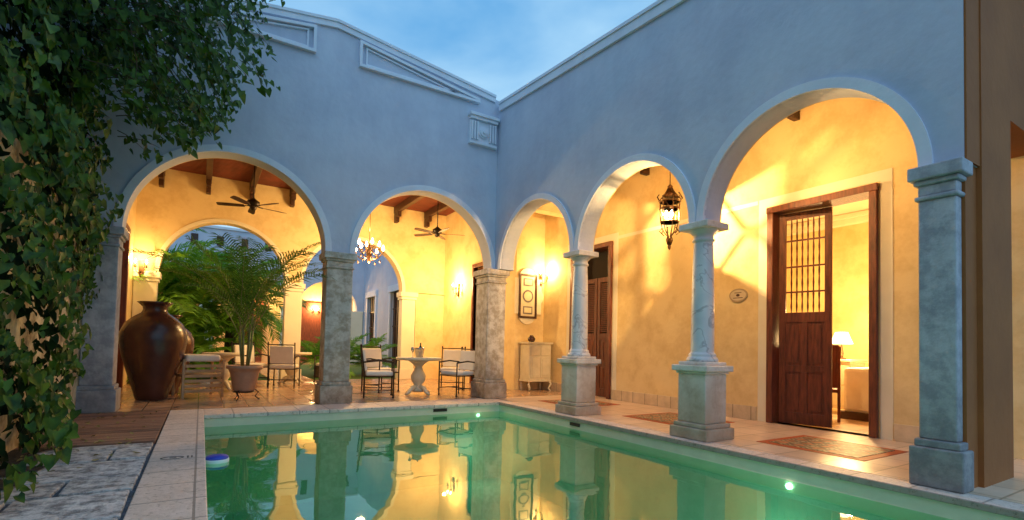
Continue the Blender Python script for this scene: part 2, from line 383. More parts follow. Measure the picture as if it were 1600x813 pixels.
def frame_panel(m,pts,w,y0,d):
    n=len(pts)
    inn=[]
    for i in range(n):
        p0,p1,p2=Vector(pts[i-1]),Vector(pts[i]),Vector(pts[(i+1)%n])
        e1=(p1-p0).normalized();e2=(p2-p1).normalized();n1=Vector((-e1.y,e1.x));n2=Vector((-e2.y,e2.x))
        bis=(n1+n2);bis/=max(.35,bis.dot(n1));inn.append((p1.x+bis.x*w,p1.y+bis.y*w))
    v=[];f=[]
    for (a,b_) in zip(pts,inn):
        v+=[(a[0],y0+.01,a[1]),(a[0],y0-d,a[1]),(b_[0],y0-d,b_[1]),(b_[0],y0+.01,b_[1])]
    for i in range(n):
        j=(i+1)%n
        for k in range(3): f.append((4*i+k,4*i+k+1,4*j+k+1,4*j+k))
    m.poly(v,f);return inn
m=M()
for P0 in([(-.92,5.72),(1.42,5.72),(1.42,6.17),(-.92,5.80)],[(2.12,5.72),(4.44,5.72),(4.44,5.80),(2.12,6.17)]):
    inn=frame_panel(m,P0,.045,YB,.07);
    inn2=frame_panel(m,[(p[0]+(0.07 if p[0]<(P0[0][0]+P0[1][0])/2 else -.07),p[1]+(.015 if k<2 else -.03)) for k,p in enumerate(inn)],.025,YB,.035)
m.build('relief_panels',TRIM,H)
def bracket(x0,x1,z0,parent):
    m=M();m.box(x0-.03,YB-.14,z0+.50,x1+.03,YB+.01,z0+.56).box(x0-.01,YB-.11,z0+.44,x1+.01,YB+.01,z0+.499)
    m.box(x0,YB-.05,z0+.02,x1,YB+.01,z0+.44).box(x0-.01,YB-.08,z0-.03,x1+.01,YB+.01,z0+.019)
    w=(x1-x0)
    for k in(.03,.13,.23,.71,.81,.91): m.box(x0+w*k,YB-.10,z0+.05,x0+w*(k+.055),YB-.049,z0+.41)
    m.build('frieze_bracket',TRIM,parent,.006)
    r=M()
    for R,d in((.115,.075),(.085,.10),(.035,.125)):
        r.tube([((x0+x1)/2,YB-.05,z0+.22),((x0+x1)/2,YB-d,z0+.22)],R,20)
    r.build('rosette',TRIM,parent,.006)
bracket(4.24,4.82,4.93,H);bracket(-1.45,-.87,4.93,H)
def pier(name,x0,x1,y0,y1,mat,top=ZS):
    a=M();a.box(x0-.05,y0-.05,0,x1+.05,y1+.05,.30).box(x0-.025,y0-.025,.30,x1+.025,y1+.025,.36)
    a.box(x0,y0,.36,x1,y1,top-.27)
    a.box(x0-.02,y0-.02,top-.27,x1+.02,y1+.02,top-.235).box(x0-.002,y0-.002,top-.235,x1+.002,y1+.002,top-.15)
    a.box(x0-.025,y0-.025,top-.15,x1+.025,y1+.025,top-.11).box(x0-.055,y0-.055,top-.11,x1+.055,y1+.055,top-.002)
    return a.build(name,mat,H,.012)
pier('stone_pier_left',-1.34,-.99,YB-.06,YB+.32,STONE)
pier('stone_pier_middle',1.71,2.13,YB-.04,YB+.32,STONEW)
pier('stone_pier_corner',4.66,5.06,YB-.16,YB+.32,STONEW)
pier('stone_pier_near',4.82,4.93,1.45,1.69,STONE)
def column(cy):
    cx=5.0;a=M()
    a.box(cx-.255,cy-.255,0,cx+.255,cy+.255,.13).box(cx-.225,cy-.225,.13,cx+.225,cy+.225,.18).box(cx-.19,cy-.19,.18,cx+.19,cy+.19,.74)
    a.box(cx-.21,cy-.21,.74,cx+.21,cy+.21,.77).box(cx-.245,cy-.245,.77,cx+.245,cy+.245,.84).box(cx-.19,cy-.19,.84,cx+.19,cy+.19,.88)
    a.build('pedestal',PED,H,.012)
    c=M();c.lathe([(.175,.88),(.18,.90),(.165,.93),(.15,.94),(.155,.955),(.145,.975),(.132,.985),(.130,1.0),(.128,1.5),(.118,2.0),(.108,2.26),(.108,2.28),(.125,2.29),(.125,2.31),(.112,2.32),(.112,2.36),(.13,2.375),(.165,2.41),(.17,2.42)],cx,cy,0,40)
    c.build('marble_column',MARB,H)
    d=M();d.box(cx-.20,cy-.20,2.42,cx+.20,cy+.20,2.498);d.build('abacus',PED,H,.012)
column(3.84);column(6.10)
hole_wall('return_wall','x',1.395,1.70,5.163,9,-.03,6,[(5.86,7.1,-.03,3.05)],LITPL,H)
M().box(4.886,1.405,ZS+.003,5.162,1.419,5.15).build('return_wall_end',LITPL,H)
M().box(4.935,1.43,0,5.162,1.695,ZS).build('return_wall_core',LITPL,H)
holes=[(2.93,4.17,-.03,3.03),(7.6,8.75,-.03,3.1)]
hole_wall('inner_wall','y',XI,XI+.28,1.2,9.95,-.03,5.2,holes,YEL,H)
m=M()
def skirt(a,b_): m.box(XI-.015,a,0,XI+.01,b_,.2)
skirt(1.7,2.69);skirt(4.42,7.5);skirt(8.9,9.9)
m.build('skirting',SKIRT,H,.003)
m=M()
for a,b_,top in((2.83,4.27,3.13),(7.5,8.85,3.2)):
    m.box(XI-.006,a-.13,.0,XI+.004,a-.001,top+.13).box(XI-.006,b_+.001,0,XI+.004,b_+.13,top+.13).box(XI-.006,a-.001,top,XI+.004,b_+.001,top+.13)
m.box(XI-.006,4.41,3.2,XI+.004,7.36,3.26)
m.build('cream_bands',YELT,H)
m=M()
for a,b_,top in((2.85,4.25,3.11),(7.52,8.83,3.18)):
    m.box(XI-.05,a,0,XI+.30,a+.09,top-.09).box(XI-.05,b_-.09,0,XI+.30,b_,top-.09).box(XI-.055,a-.01,top-.09,XI+.30,b_+.01,top)
m.build('door_frames',WOOD,H,.008)
def leaf(name,w,h,grille,loc,rz):
    gname=group(name,loc,rz,H)
    a=M();st=.085
    a.box(0,-.022,0,st,.022,h).box(w-st,-.022,0,w,.022,h)
    zmid=h*.50
    a.box(st,-.022,0,w-st,.022,.16).box(st,-.022,h-.10,w-st,.022,h).box(st,-.022,zmid-.07,w-st,.022,zmid+.07)
    if grille:
        for z in(h*.62,h*.74,h*.865): a.box(st,-.012,z-.012,w-st,.012,z+.012)
        n=6
        for i in range(1,n+1):
            x=st+(w-2*st)*i/(n+1)
            prof=[(.007,zmid+.07)];L_=h-.1-zmid-.07
            for k in range(1,16): prof.append((.009+.005*(k%2),zmid+.07+L_*k/16))
            prof.append((.007,h-.1));a.lathe(prof,x,0,0,8)
    else:
        z=zmid+.1
        while z<h-.13:
            a.box(st,-.012,z,w-st,.012,z+.025);z+=.04
    zp=.42*h*.5+.1
    a.box(st,-.022,zp,w-st,.022,zp+.09)
    a.box(w/2-.035,-.021,.16,w/2+.035,.021,zp).box(w/2-.035,-.021,zp+.09,w/2+.035,.021,zmid-.07)
    for (z0,z1) in((.16,zp),(zp+.09,zmid-.07)):
        for xa,xb in((st,w/2-.035),(w/2+.035,w-st)):
            a.box(xa,-.008,z0,xb,.008,z1);a.box(xa+.035,-.018,z0+.04,xb-.035,.018,z1-.04)
    a.build('panels',WOOD,gname,.004)
    return gname
leaf('door_leaf',.66,3.0,True,(XI+.12,4.15,.01),rad(-78))
leaf('door_leaf',.66,3.0,False,(XI+.26,2.95,.01),rad(8))
leaf('shutter_leaf',.54,2.5,False,(XI+.2,7.62,.01),rad(90))
leaf('shutter_leaf',.54,2.5,False,(XI+.2,8.18,.01),rad(90))
M().box(XR+.281,1.2,4.62,XI+.28,YB+.02,4.75).build('arcade_ceiling',SLAT,H)
m=M()
y=1.95
while y<8.6:
    m.box(XR+.282,y,4.47,XI-.001,y+.11,4.619);m.box(XI-.30,y+.01,4.36,XI-.002,y+.10,4.469).box(XI-.18,y+.012,4.26,XI-.003,y+.098,4.359);y+=.92
m.build('arcade_beams',DWOOD,H,.01)
M().box(XR+.281,YB+.021,3.9,XI,YB+.28,5.8).build('cross_header',YEL,H)
M().box(XR+.28,1.2,4.751,XI+6,YB+.3,5.0).build('roof_slab',PL,H)
def lining(name,axis,c0,c1,u0,u1,arches,top): arch_wall(name,axis,c0,c1,u0,u1,arches,ZS,lambda u:top,YEL,H)
lining('terrace_lining','x',YB+.301,YB+.32,-1.35,5.16,arB,4.95)
lining('arcade_lining','y',XR+.281,XR+.30,1.70,YB,arR,4.62)
hole_wall('terrace_left_wall','y',-1.6,-1.35,YB+.31,14.3,-.03,5.2,[(11.0,12.6,0,3.0)],YEL,H)
hole_wall('terrace_right_wall','y',6.2,6.42,9.9,14.0,-.03,5.2,[(11.42,12.02,0,3.1)],YEL,H)
M().box(6.421,9.9,-.03,7.28,10.15,5.2).build('arcade_end_wall',YEL,H)
arF=[(.45,1.33),(3.55,1.34)]
arch_wall('terrace_far_wall','x',14.0,14.3,-1.35,6.45,arF,ZS+.02,lambda u:5.2,YEL,H)
m=M()
for uc,r in arF: archivolt(m,'x',13.98,14.02,uc,r,.09,ZS+.02)
m.build('far_archivolts',YELT,H)
def pierF(name,x0,x1,mat=YELT):
    a=M();y0,y1=14.0,14.3;a.box(x0-.04,y0-.04,0,x1+.04,y1+.04,.3).box(x0,y0,.3,x1,y1,2.3).box(x0-.03,y0-.03,2.3,x1+.03,y1+.03,2.38).box(x0-.06,y0-.06,2.38,x1+.06,y1+.06,2.518)
    a.build(name,mat,H,.012)
pierF('far_pier',-1.34,-.9);pierF('far_pier',1.79,2.2);pierF('far_pier',4.9,5.3)
M().box(5.31,14.001,0,6.42,14.29,2.5).build('far_wall_infill',YEL,H)
m=M();y=8.95
while y<14:
    m.box(-1.35,y,4.93,7.0,y+.070,4.96);y+=.095
m.build('ceiling_slats',SLAT,H)
M().box(-1.6,8.93,4.975,7.28,14.3,5.19).build('terrace_roof',DWOOD,H)
m=M();x=-.96
while x<6.2:
    m.box(x,8.95,4.74,x+.12,13.99,4.929);m.box(x+.01,13.62,4.60,x+.11,13.985,4.739).box(x+.012,13.78,4.47,x+.108,13.984,4.599);x+=.92
m.build('terrace_beams',DWOOD,H,.01)
m=M()
m.box(-1.42,10.9,0,-1.30,11.02,3.1).box(-1.42,12.58,0,-1.30,12.7,3.1).box(-1.42,10.9,3.1,-1.295,12.7,3.22)
m.box(6.16,11.34,0,6.30,11.42,3.18).box(6.16,12.02,0,6.30,12.10,3.18).box(6.155,11.34,3.1,6.29,12.10,3.2)
m.build('terrace_door_frames',WOOD,H,.008)
M().box(-1.5,11.03,0,-1.46,12.57,3.1).build('terrace_door_leaf',DWOOD,H)
M().box(6.34,11.42,0,6.38,12.02,3.1).build('terrace_door_leaf_right',WOOD,H)
R=group('bedroom',parent=H)
hole_wall('bedroom_far_wall','y',10.6,10.8,1.4,7.0,-.03,3.9,[],YEL,R)
M().box(XI+.281,6.5,-.03,10.6,6.7,3.9).build('bedroom_side_wall',YEL,R)
M().box(XI+.281,1.71,-.03,10.6,1.85,3.9).build('bedroom_side_wall',YEL,R)
M().box(XI+.281,1.86,3.7,10.6,6.5,3.85).build('bedroom_ceiling',YELT,R)
M().box(XI+.0,1.86,-.03,10.6,6.5,.0).build('bedroom_floor',TILE,R)
m=M();m.box(10.45,1.86,3.5,10.599,6.5,3.69).box(10.38,1.86,3.6,10.449,6.5,3.69);m.box(XI+.3,6.35,3.5,10.45,6.499,3.69);m.build('crown_moulding',YELT,R,.01)
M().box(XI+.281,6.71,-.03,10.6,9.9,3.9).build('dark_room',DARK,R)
# ---------------------------------------------------------------- fixtures
def sconce(loc,nrm,w,arms=2,name='wall_sconce'):
    g_=group(name,loc,math.atan2(nrm[1],nrm[0]))
    a=M();a.box(0,-.05,-.16,.02,.05,.14)
    a.lathe([(.001,-.24),(.025,-.21),(.035,-.17),(.03,-.15),(.001,-.14)],.03,0,0,10)
    B=M()
    for k in range(arms):
        s=(k-(arms-1)/2)*.2
        pts=[(.02,0,-.1),(.08,s*.4,-.15),(.14,s*.8,-.12),(.15,s,-.03)]
        a.tube(pts,.008);a.lathe([(.01,-.03),(.035,-.01),(.038,0),(.02,.005)],.15,s,0,12);a.lathe([(.012,0),(.012,.06)],.15,s,0,8)
        B.lathe([(.004,.06),(.02,.085),(.022,.105),(.012,.135),(.002,.16)],.15,s,0,10)
    a.build('bracket',BRONZE,g_);B.build('bulbs',BULB,g_)
    point('sconce_light',(.30,0,.15),w,g_,r=.04)
    return g_
sconce((6.2,12.95,2.62),(-1,0),70)
sconce((6.88,9.9,2.68),(0,-1),42)
sconce((-1.2,13.94,2.6),(0,-1),22)
sconce((XR+.30,3.84,3.35),(1,0),55)  # unseen sconce, added behind the arcade wall to brighten the arcade
sconce((XR+.30,6.1,3.3),(1,0),20)  # also unseen, added as extra light inside the arcade
def lantern(x,y,z,ceil,w):
    g_=group('hanging_lantern',(x,y,z))
    a=M();a.tube([(0,0,.45),(0,0,ceil-z)],.008,6)
    for i in range(6):
        t=2*math.pi*i/6;c,s=math.cos(t),math.sin(t)
        a.tube([(c*r,s*r,zz) for r,zz in((.02,-.48),(.05,-.40),(.03,-.34),(.10,-.25),(.135,-.12),(.15,.1),(.15,.2),(.17,.23),(.12,.28),(.05,.38),(.02,.46))],.008,6)
        t2=t+math.pi/6;c2,s2=math.cos(t2),math.sin(t2)
        for zz,am in((-.07,.05),(.03,-.05),(.13,.045)):
            pts=[(.145*math.cos(t+math.pi/3*q),.145*math.sin(t+math.pi/3*q),zz+am*math.sin(q*math.pi*2)) for q in(0,.17,.33,.5,.67,.83,1)]
            a.tube(pts,.006,5)
        a.tube([(c2*.17,s2*.17,.22),(c2*.20,s2*.20,.27),(c2*.17,s2*.17,.31)],.01,5)
        a.tube([(c2*.12,s2*.12,-.22),(c2*.16,s2*.16,-.27),(c2*.11,s2*.11,-.31)],.009,5)
    for r,zz in((.15,.2),(.135,-.12),(.15,.09),(.11,.3)): a.lathe([(r,-.012),(r+.014,0),(r,.012),(r-.012,0),(r,-.012)],0,0,zz,24)
    a.lathe([(.001,-.56),(.02,-.53),(.03,-.5),(.015,-.47),(.035,-.44),(.045,-.42),(.01,-.37)],0,0,0,12)
    a.lathe([(.13,.26),(.09,.32),(.04,.38),(.03,.42),(.045,.44),(.01,.48)],0,0,0,14)
    a.build('metalwork',BRONZE,g_)
    B=M()
    for i in range(3):
        t=2*math.pi*i/3+.4;B.lathe([(.004,-.05),(.02,-.03),(.024,.0),(.014,.04),(.002,.07)],.055*math.cos(t),.055*math.sin(t),0,10)
    B.build('bulbs',BULB,g_)
    point('lantern_light',(0,0,.02),w,g_,r=.008)
lantern(6.15,5.35,3.12,4.62,230)
g_=group('chandelier',(3.3,11.85,3.15));a=M();B=M()
a.tube([(0,0,.25),(0,0,1.78)],.008);a.lathe([(.01,-.25),(.04,-.2),(.03,-.12),(.06,-.05),(.05,.05),(.02,.12),(.03,.2),(.01,.26)],0,0,0,16)
for i in range(8):
    t=2*math.pi*i/8;c,s=math.cos(t),math.sin(t);z=.0 if i%2 else .14;rr=.36 if i%2 else .24
    a.tube([(c*r,s*r,zz) for r,zz in((.03,-.05+z),(.12,-.16+z),(.22,-.14+z),(rr,-.02+z))],.013)
    a.tube([(c*r,s*r,zz) for r,zz in((.05,.1),(.12,.2),(.2,.12),(.16,.05))],.010)
    a.lathe([(.01,-.02),(.04,.0),(.03,.01)],c*rr,s*rr,z,10)
    B.lathe([(.004,.03),(.030,.06),(.032,.09),(.017,.14),(.002,.17)],c*rr,s*rr,z,10)
    a.lathe([(.001,-.26),(.02,-.22),(.001,-.17)],c*rr*.8,s*rr*.8,z,8)
a.build('arms',BRONZE,g_);B.build('bulbs',BULB,g_);point('chandelier_light',(0,0,-.32),165,g_,r=.12);point('chandelier_light',(0,0,.5),85,g_,r=.12)
def fan(x,y,z,rz):
    g_=group('ceiling_fan',(x,y,z),rz);a=M()
    a.tube([(0,0,.1),(0,0,4.93-z)],.013,8);a.lathe([(.03,.0),(.09,.02),(.12,.06),(.12,.12),(.06,.16),(.02,.2)],0,0,0,20);a.lathe([(.01,-.07),(.05,-.05),(.07,0),(.07,.01)],0,0,0,16)
    a.lathe([(.06,1.0),(.05,1.06),(.03,1.1)],0,0,0,12)
    bl=M()
    for i in range(5):
        t=2*math.pi*i/5;c,s=math.cos(t),math.sin(t)
        a.tube([(c*.08,s*.08,.03),(c*.2,s*.2,.02)],.012,6)
        v=[];pr=[(.17,.045),(.3,.06),(.55,.07),(.66,.06),(.69,.03)]
        for zz in(0,.008):
            for r,w in pr:
                for q in(-1,1): v.append((c*r-s*w*q,s*r+c*w*q,.02+zz+q*.012))
        f=[]
        for k in range(len(pr)-1):
            i0=2*k;f.append((i0,i0+1,i0+3,i0+2));j0=10+2*k;f.append((j0,j0+1,j0+3,j0+2));f.append((i0,i0+2,j0+2,j0));f.append((i0+1,i0+3,j0+3,j0+1))
        f+=[(0,1,11,10),(8,9,19,18)];bl.poly(v,f)
    a.build('motor',IRON,g_);bl.build('blades',DWOOD,g_)
fan(.82,11.7,3.78,.3);fan(4.95,11.7,3.78,.9)
# ---------------------------------------------------------------- furniture
def chair(x,y,rz):
    g_=group('garden_armchair',(x,y,0),rz);a=M();w=.27;d=.26
    for sx in(-1,1):
        a.tube([(sx*w,-d,0),(sx*w,-d,.66)],.014);a.tube([(sx*w,d,0),(sx*w,d,.45),(sx*w,d+.07,.95)],.014)
        a.tube([(sx*w,-d,.66),(sx*(w+.01),0,.69),(sx*w,d+.03,.66)],.016);a.tube([(sx*w,-d,.15),(sx*w,d,.15)],.009)
        a.tube([(sx*w,-d,.40),(sx*w,d,.40)],.012)
        a.lathe([(.02,.0),(.024,.02),(.012,.04)],sx*w,-d,0,8);a.lathe([(.001,.93),(.022,.96),(.001,.99)],sx*w,d+.07,0,8)
    for z,yy in((.40,-d),(.40,d),(.15,0)): a.tube([(-w,yy,z),(w,yy,z)],.011)
    a.tube([(-w,d+.07,.93),(w,d+.07,.93)],.013);a.tube([(-w,d+.01,.52),(w,d+.01,.52)],.01)
    a.build('frame',IRON,g_)
    c=M();c.box(-w+.02,-d+.01,.41,w-.02,d-.02,.49);c.build('seat_cushion',CUSH,g_,.025)
    c=M();v=[];
    for (yy,zz) in((d-.05,.5),(d+.015,.5),(d+.07,.9),(d+.005,.9)): v+=[(-w+.03,yy,zz),(w-.03,yy,zz)]
    c.poly(v,[(0,1,3,2),(2,3,5,4),(4,5,7,6),(6,7,1,0),(0,2,4,6),(1,3,5,7)]);c.build('back_cushion',CUSH,g_,.02)
chair(2.88,9.42,rad(75));chair(4.45,9.25,rad(-75));chair(3.25,10.5,rad(25));chair(4.95,10.6,rad(-30))
chair(1.0,13.0,rad(30));chair(2.8,13.2,rad(-60));chair(1.6,12.2,rad(160))
def table(x,y,r=.45,h=.75):
    g_=group('pedestal_table',(x,y,0));a=M()
    a.lathe([(r*.93,h-.06),(r,h-.045),(r,h-.01),(r-.01,h)],0,0,0,40)
    a.lathe([(.10,.06),(.14,.1),(.09,.16),(.08,.2),(.14,.3),(.15,.38),(.09,.5),(.07,.56),(.12,.62),(.22,h-.06)],0,0,0,24)
    for i in range(4):
        t=math.pi/2*i+.4;c,s=math.cos(t),math.sin(t);a.tube([(c*.05,s*.05,.16),(c*.16,s*.16,.14),(c*.25,s*.25,.06),(c*.32,s*.32,.025)],.05,8,.025)
    a.build('top_and_pedestal',CREAM,g_);return g_
table(3.72,9.55);table(1.86,13.0);table(.40,11.6,.38)
g_=group('ice_bucket',(3.75,9.6,.75));M().lathe([(.07,0),(.075,.01),(.10,.17),(.11,.19),(.105,.19),(.09,.12)]).build('bucket',STEEL,g_)
M().lathe([(.035,.05),(.035,.18),(.014,.24),(.014,.29)],.02,0,0,12).build('bottle',simple('bottle_glass',(.02,.05,.02),rough=.1),g_)
g_=group('wine_glass',(3.55,9.45,.75));M().lathe([(.03,0),(.004,.01),(.004,.09),(.03,.13),(.034,.17),(.028,.2)],0,0,0,14).build('bowl',STEEL,g_)
def urn(x,y,s):
    g_=group('tall_urn',(x,y,0));p=[(.20,0),(.22,.02),(.24,.1),(.33,.4),(.42,.7),(.465,.95),(.46,1.1),(.40,1.25),(.28,1.36),(.19,1.42),(.165,1.47),(.17,1.52),(.22,1.57),(.25,1.60),(.235,1.60),(.15,1.52),(.14,1.3)]
    M().lathe([(r*s,z*s) for r,z in p],0,0,0,48).build('body',URN,g_)
urn(-.66,10.15,1.0);urn(-.52,11.1,.9)
g_=group('slatted_bench',(-.02,10.45,0),rad(15));a=M()
for sx in(-.32,.28):
    for sy in(-.3,.3): a.box(sx,sy-.02,0,sx+.04,sy+.02,.62)
    a.box(sx,-.34,.62,sx+.05,.34,.66)
for k in range(6): a.box(-.28,-.335,.1+k*.085,.28,-.31,.15+k*.085)
a.box(-.3,-.32,.36,.3,.32,.40);a.build('frame',BENCHW,g_,.004);M().box(-.27,-.29,.62,.27,.29,.74).build('cushion',CUSH,g_,.04)
g_=group('cream_cabinet',(6.62,9.66,0));a=M()
a.box(-.30,-.2,.26,.30,.2,1.08).box(-.34,-.23,1.08,.34,.22,1.12).box(-.32,-.215,.22,.32,.21,.259)
for s in(-1,1):
    a.tube([(s*.27,-.17,.24),(s*.31,-.2,.16),(s*.26,-.18,.06),(s*.30,-.21,.0)],.035,8,.02);a.tube([(s*.27,.17,.24),(s*.27,.17,0)],.03,8,.02)
for xa,xb in((-.27,-.01),(.01,.27)): a.box(xa,-.215,.32,xb,-.2,.78);a.box(xa+.04,-.222,.36,xb-.04,-.214,.74);a.box(xa,-.215,.82,xb,-.2,1.04)
a.build('body',CREAM,g_,.006)
M().lathe([(.05,1.12),(.08,1.15),(.09,1.2),(.05,1.25),(.035,1.28)],-.15,-.05,0,16).build('pot',URN,g_)
g_=group('framed_artwork',(6.50,9.89,2.2));a=M()
for R_,cx,cz in((.34,0,.42),(.34,0,-.42),(.3,.24,0),(.3,-.1,0)): a.tube([(cx,.0,cz),(cx,-.03,cz)],R_*.72,28)
a.box(-.34,-.028,-.42,.40,0,.42);a.build('plaster_surround',YELT,g_,.006)
a=M();
for q in((-.25,-.52,.25,-.47),(-.25,.47,.25,.52),(-.25,-.47,-.2,.47),(.2,-.47,.25,.47)): a.box(q[0],-.06,q[1],q[2],-.031,q[3])
a.build('frame',DWOOD,g_);M().box(-.2,-.045,-.47,.2,-.032,.47).build('mat_board',CREAM,g_)
GREYA=simple('art_ink',(.22,.2,.2),(.12,.11,.11))
a=M();a.tube([(0,-.046,0),(0,-.05,0)],.15,24);a.box(-.13,-.05,-.42,.13,-.046,-.24).box(-.13,-.05,.24,.13,-.046,.42);a.build('medallions',GREYA,g_)
a=M();a.tube([(0,-.05,0),(0,-.054,0)],.11,24);a.box(-.1,-.054,-.39,.1,-.05,-.27).box(-.1,-.054,.27,.1,-.05,.39);a.build('medallion_centres',CREAM,g_)
g_=group('oval_plaque',(XI-.002,4.72,1.87));
def oval(m,ry,rz,x0,x1,n=32):
    v=[];f=[]
    for x in(x0,x1):
        for i in range(n): v.append((x,ry*math.cos(2*math.pi*i/n),rz*math.sin(2*math.pi*i/n)))
    for i in range(n): j=(i+1)%n;f.append((i,j,n+j,n+i))
    f.append(tuple(range(n)));f.append(tuple(range(n,2*n)));m.poly(v,f)
a=M();oval(a,.155,.105,-.02,0);a.build('rim',simple('plaque_stone',(.42,.32,.2)),g_,.004);a=M();oval(a,.13,.082,-.024,-.019);a.build('face',simple('plaque_face',(.66,.55,.38)),g_)
a=M();oval(a,.03,.02,-.027,-.023);a.box(-.027,-.08,-.045,-.023,.08,-.035).box(-.027,-.06,.035,-.023,.06,.043);a.build('engraving',DWOOD,g_)
g_=group('bedside_lamp',(9.3,4.34,.92));M().lathe([(.07,0),(.07,.015),(.02,.03),(.03,.1),(.015,.2),(.01,.3)]).build('stand',BRONZE,g_)
M().lathe([(.17,.26),(.165,.27),(.09,.46),(.088,.46)]).build('shade',BULB2,g_);point('lamp_glow',(0,0,.75),85,g_,r=.08);point('lamp_glow',(-.35,-.3,.25),45,g_,r=.08)
g_=group('bedside_table',(9.3,4.34,0));a=M();a.box(-.28,-.28,.88,.28,.28,.92).box(-.25,-.25,.1,.25,.25,.88)
for z in(.15,.5): a.box(-.262,-.22,z,-.25,.22,z+.32)
a.build('table',CREAM,g_,.006)
g_=group('bed',(9.4,3.3,0));M().box(-.80,-.8,.1,1.1,.70,.80).build('mattress',CUSH,g_,.06);a=M();a.box(-.85,-.85,0,1.12,.75,.12);a.box(1.05,-.85,.1,1.15,.8,1.2);a.build('frame',DWOOD,g_,.01)
M().box(.55,-.7,.78,1.0,.65,.98).build('pillows',CUSH,g_,.07)
g_=group('wooden_chair',(8.15,4.06,0),rad(115));a=M()
for sx in(-.2,.2):
    a.box(sx-.02,-.2,0,sx+.02,-.16,.45);a.box(sx-.02,.18,0,sx+.02,.22,1.12)
a.box(-.22,-.22,.43,.22,.22,.48).box(-.2,.185,.50,.2,.215,1.14);a.build('frame',WOOD,g_,.008)
# ---------------------------------------------------------------- plants
def frond(LM,SM,base,az,el,L_,droop,nl,ll,lw=.022,rr=.008):
    pts=[];p=Vector(base);n=14;e=el
    for k in range(n+1):
        pts.append(p.copy());d=Vector((math.cos(az)*math.cos(e),math.sin(az)*math.cos(e),math.sin(e)));p+=d*(L_/n);e-=droop/n*(.4+1.2*k/n)
    SM.tube(pts,rr,5,rr*.3)
    for i in range(nl):
        t=.18+.80*i/nl;k=t*n;k0=int(k);fr=k-k0;q=pts[k0].lerp(pts[min(k0+1,n)],fr);tan=(pts[min(k0+1,n)]-pts[k0]).normalized()
        side=tan.cross(Vector((0,0,1)));
        if side.length<.05: side=Vector((-math.sin(az),math.cos(az),0))
        side.normalize();up=side.cross(tan)
        ln=ll*(math.sin(math.pi*min(1,(t-.1)*1.02))**.6+.12)*random.uniform(.85,1.1)
        for sg in(-1,1):
            d=(side*sg*.85+tan*.75+up*random.uniform(.15,.4)).normalized()
            q1=q+d*ln*.5;q2=q+d*ln+Vector((0,0,-ln*random.uniform(.18,.4)));wv=tan*lw
            b_=len(LM.v);LM.v+=[tuple(q-wv*.3),tuple(q+wv*.3),tuple(q1+wv*.6),tuple(q1-wv*.6),tuple(q2)]
            LM.f+=[(b_,b_+1,b_+2,b_+3),(b_+3,b_+2,b_+4)];LM.sm+=[False,False]
def palm(name,x,y,z0,trunk,nf,L_,ll,nl=26,lw=.022,stems=0,elr=(.5,1.35),dr=(1.0,1.9),leafm=PALM):
    g_=group(name,(x,y,z0));LM=M();SM=M();T=M()
    if trunk: T.lathe([(.13-.04*k/12+.008*(k%2),trunk*k/12) for k in range(13)],0,0,0,12);T.build('trunk',BARK,g_)
    for i in range(nf):
        az=2.399*i+random.uniform(-.2,.2);t=i/nf;el=elr[1]+(elr[0]-elr[1])*t+random.uniform(-.1,.1)
        bx=(0,0,trunk)
        if stems:
            s=i%stems;sa=2*math.pi*s/stems;h=random.uniform(.35,.75);bx=(.10*math.cos(sa),.10*math.sin(sa),h)
            SM.tube([(.05*math.cos(sa),.05*math.sin(sa),0),bx],.014,6)
        frond(LM,SM,bx,az,el,L_*random.uniform(.8,1.1),random.uniform(*dr),nl,ll,lw)
    LM.build('fronds',leafm,g_,fix=False);SM.build('stems',STEM,g_);return g_
pp=palm('potted_palm',.65,9.65,.55,0,19,2.05,.33,30,.022,6,(.95,1.5),(.9,1.7))
a=M();a.lathe([(.15,-.40),(.17,-.38),(.22,-.1),(.25,-.03),(.28,-.02),(.28,.03),(.25,.035),(.24,.0),(.05,-.01)],0,0,0,32);a.build('pot',TERRA,pp)
a=M()
for i in range(3):
    t=2.1*i;c,s=math.cos(t),math.sin(t);a.tube([(c*.15,s*.15,-.36),(c*.22,s*.22,-.42),(c*.17,s*.17,-.49),(c*.24,s*.24,-.548)],.011)
a.lathe([(.16,-.42),(.175,-.41),(.16,-.40)],0,0,0,20);a.build('stand',IRON,pp)
for (x,y,tr,nf,L_) in((-1.1,15.5,1.9,30,2.1),(-.2,16.0,1.7,30,2.2),(.7,17.0,1.9,26,2.2),(-2.0,17.0,2.6,24,2.6),(-.3,15.2,.5,22,1.6),(-1.0,14.9,.4,18,1.5),(.9,19.0,2.4,20,2.4),(-1.4,18.5,2.2,22,2.6)):
    palm('garden_palm',x,y,0,tr,nf,L_,.55,34,.05,0,(-.2,1.35),(.9,1.7),PALMG)
for (x,y) in((2.9,15.2),(4.3,15.3),(3.6,16.0)): palm('cycad_plant',x,y,0,.35,20,1.25,.32,28,.03,0,(.1,1.2),(.6,1.3),PALMG)
M().box(-6,14.301,-.05,6.5,26,-.005).build('lawn',GRASSM)
M().box(1.6,14.302,-.05,2.6,26,.004).build('garden_path',TTILE)
GB=group('garden_building')
hole_wall('side_wall','y',6.5,6.8,14.31,26,-.05,5.6,[(16.0,17.1,0,3.1),(18.7,19.9,0,3.1),(22,23.2,0,3.1)],PL,GB)
m=M();d=M()
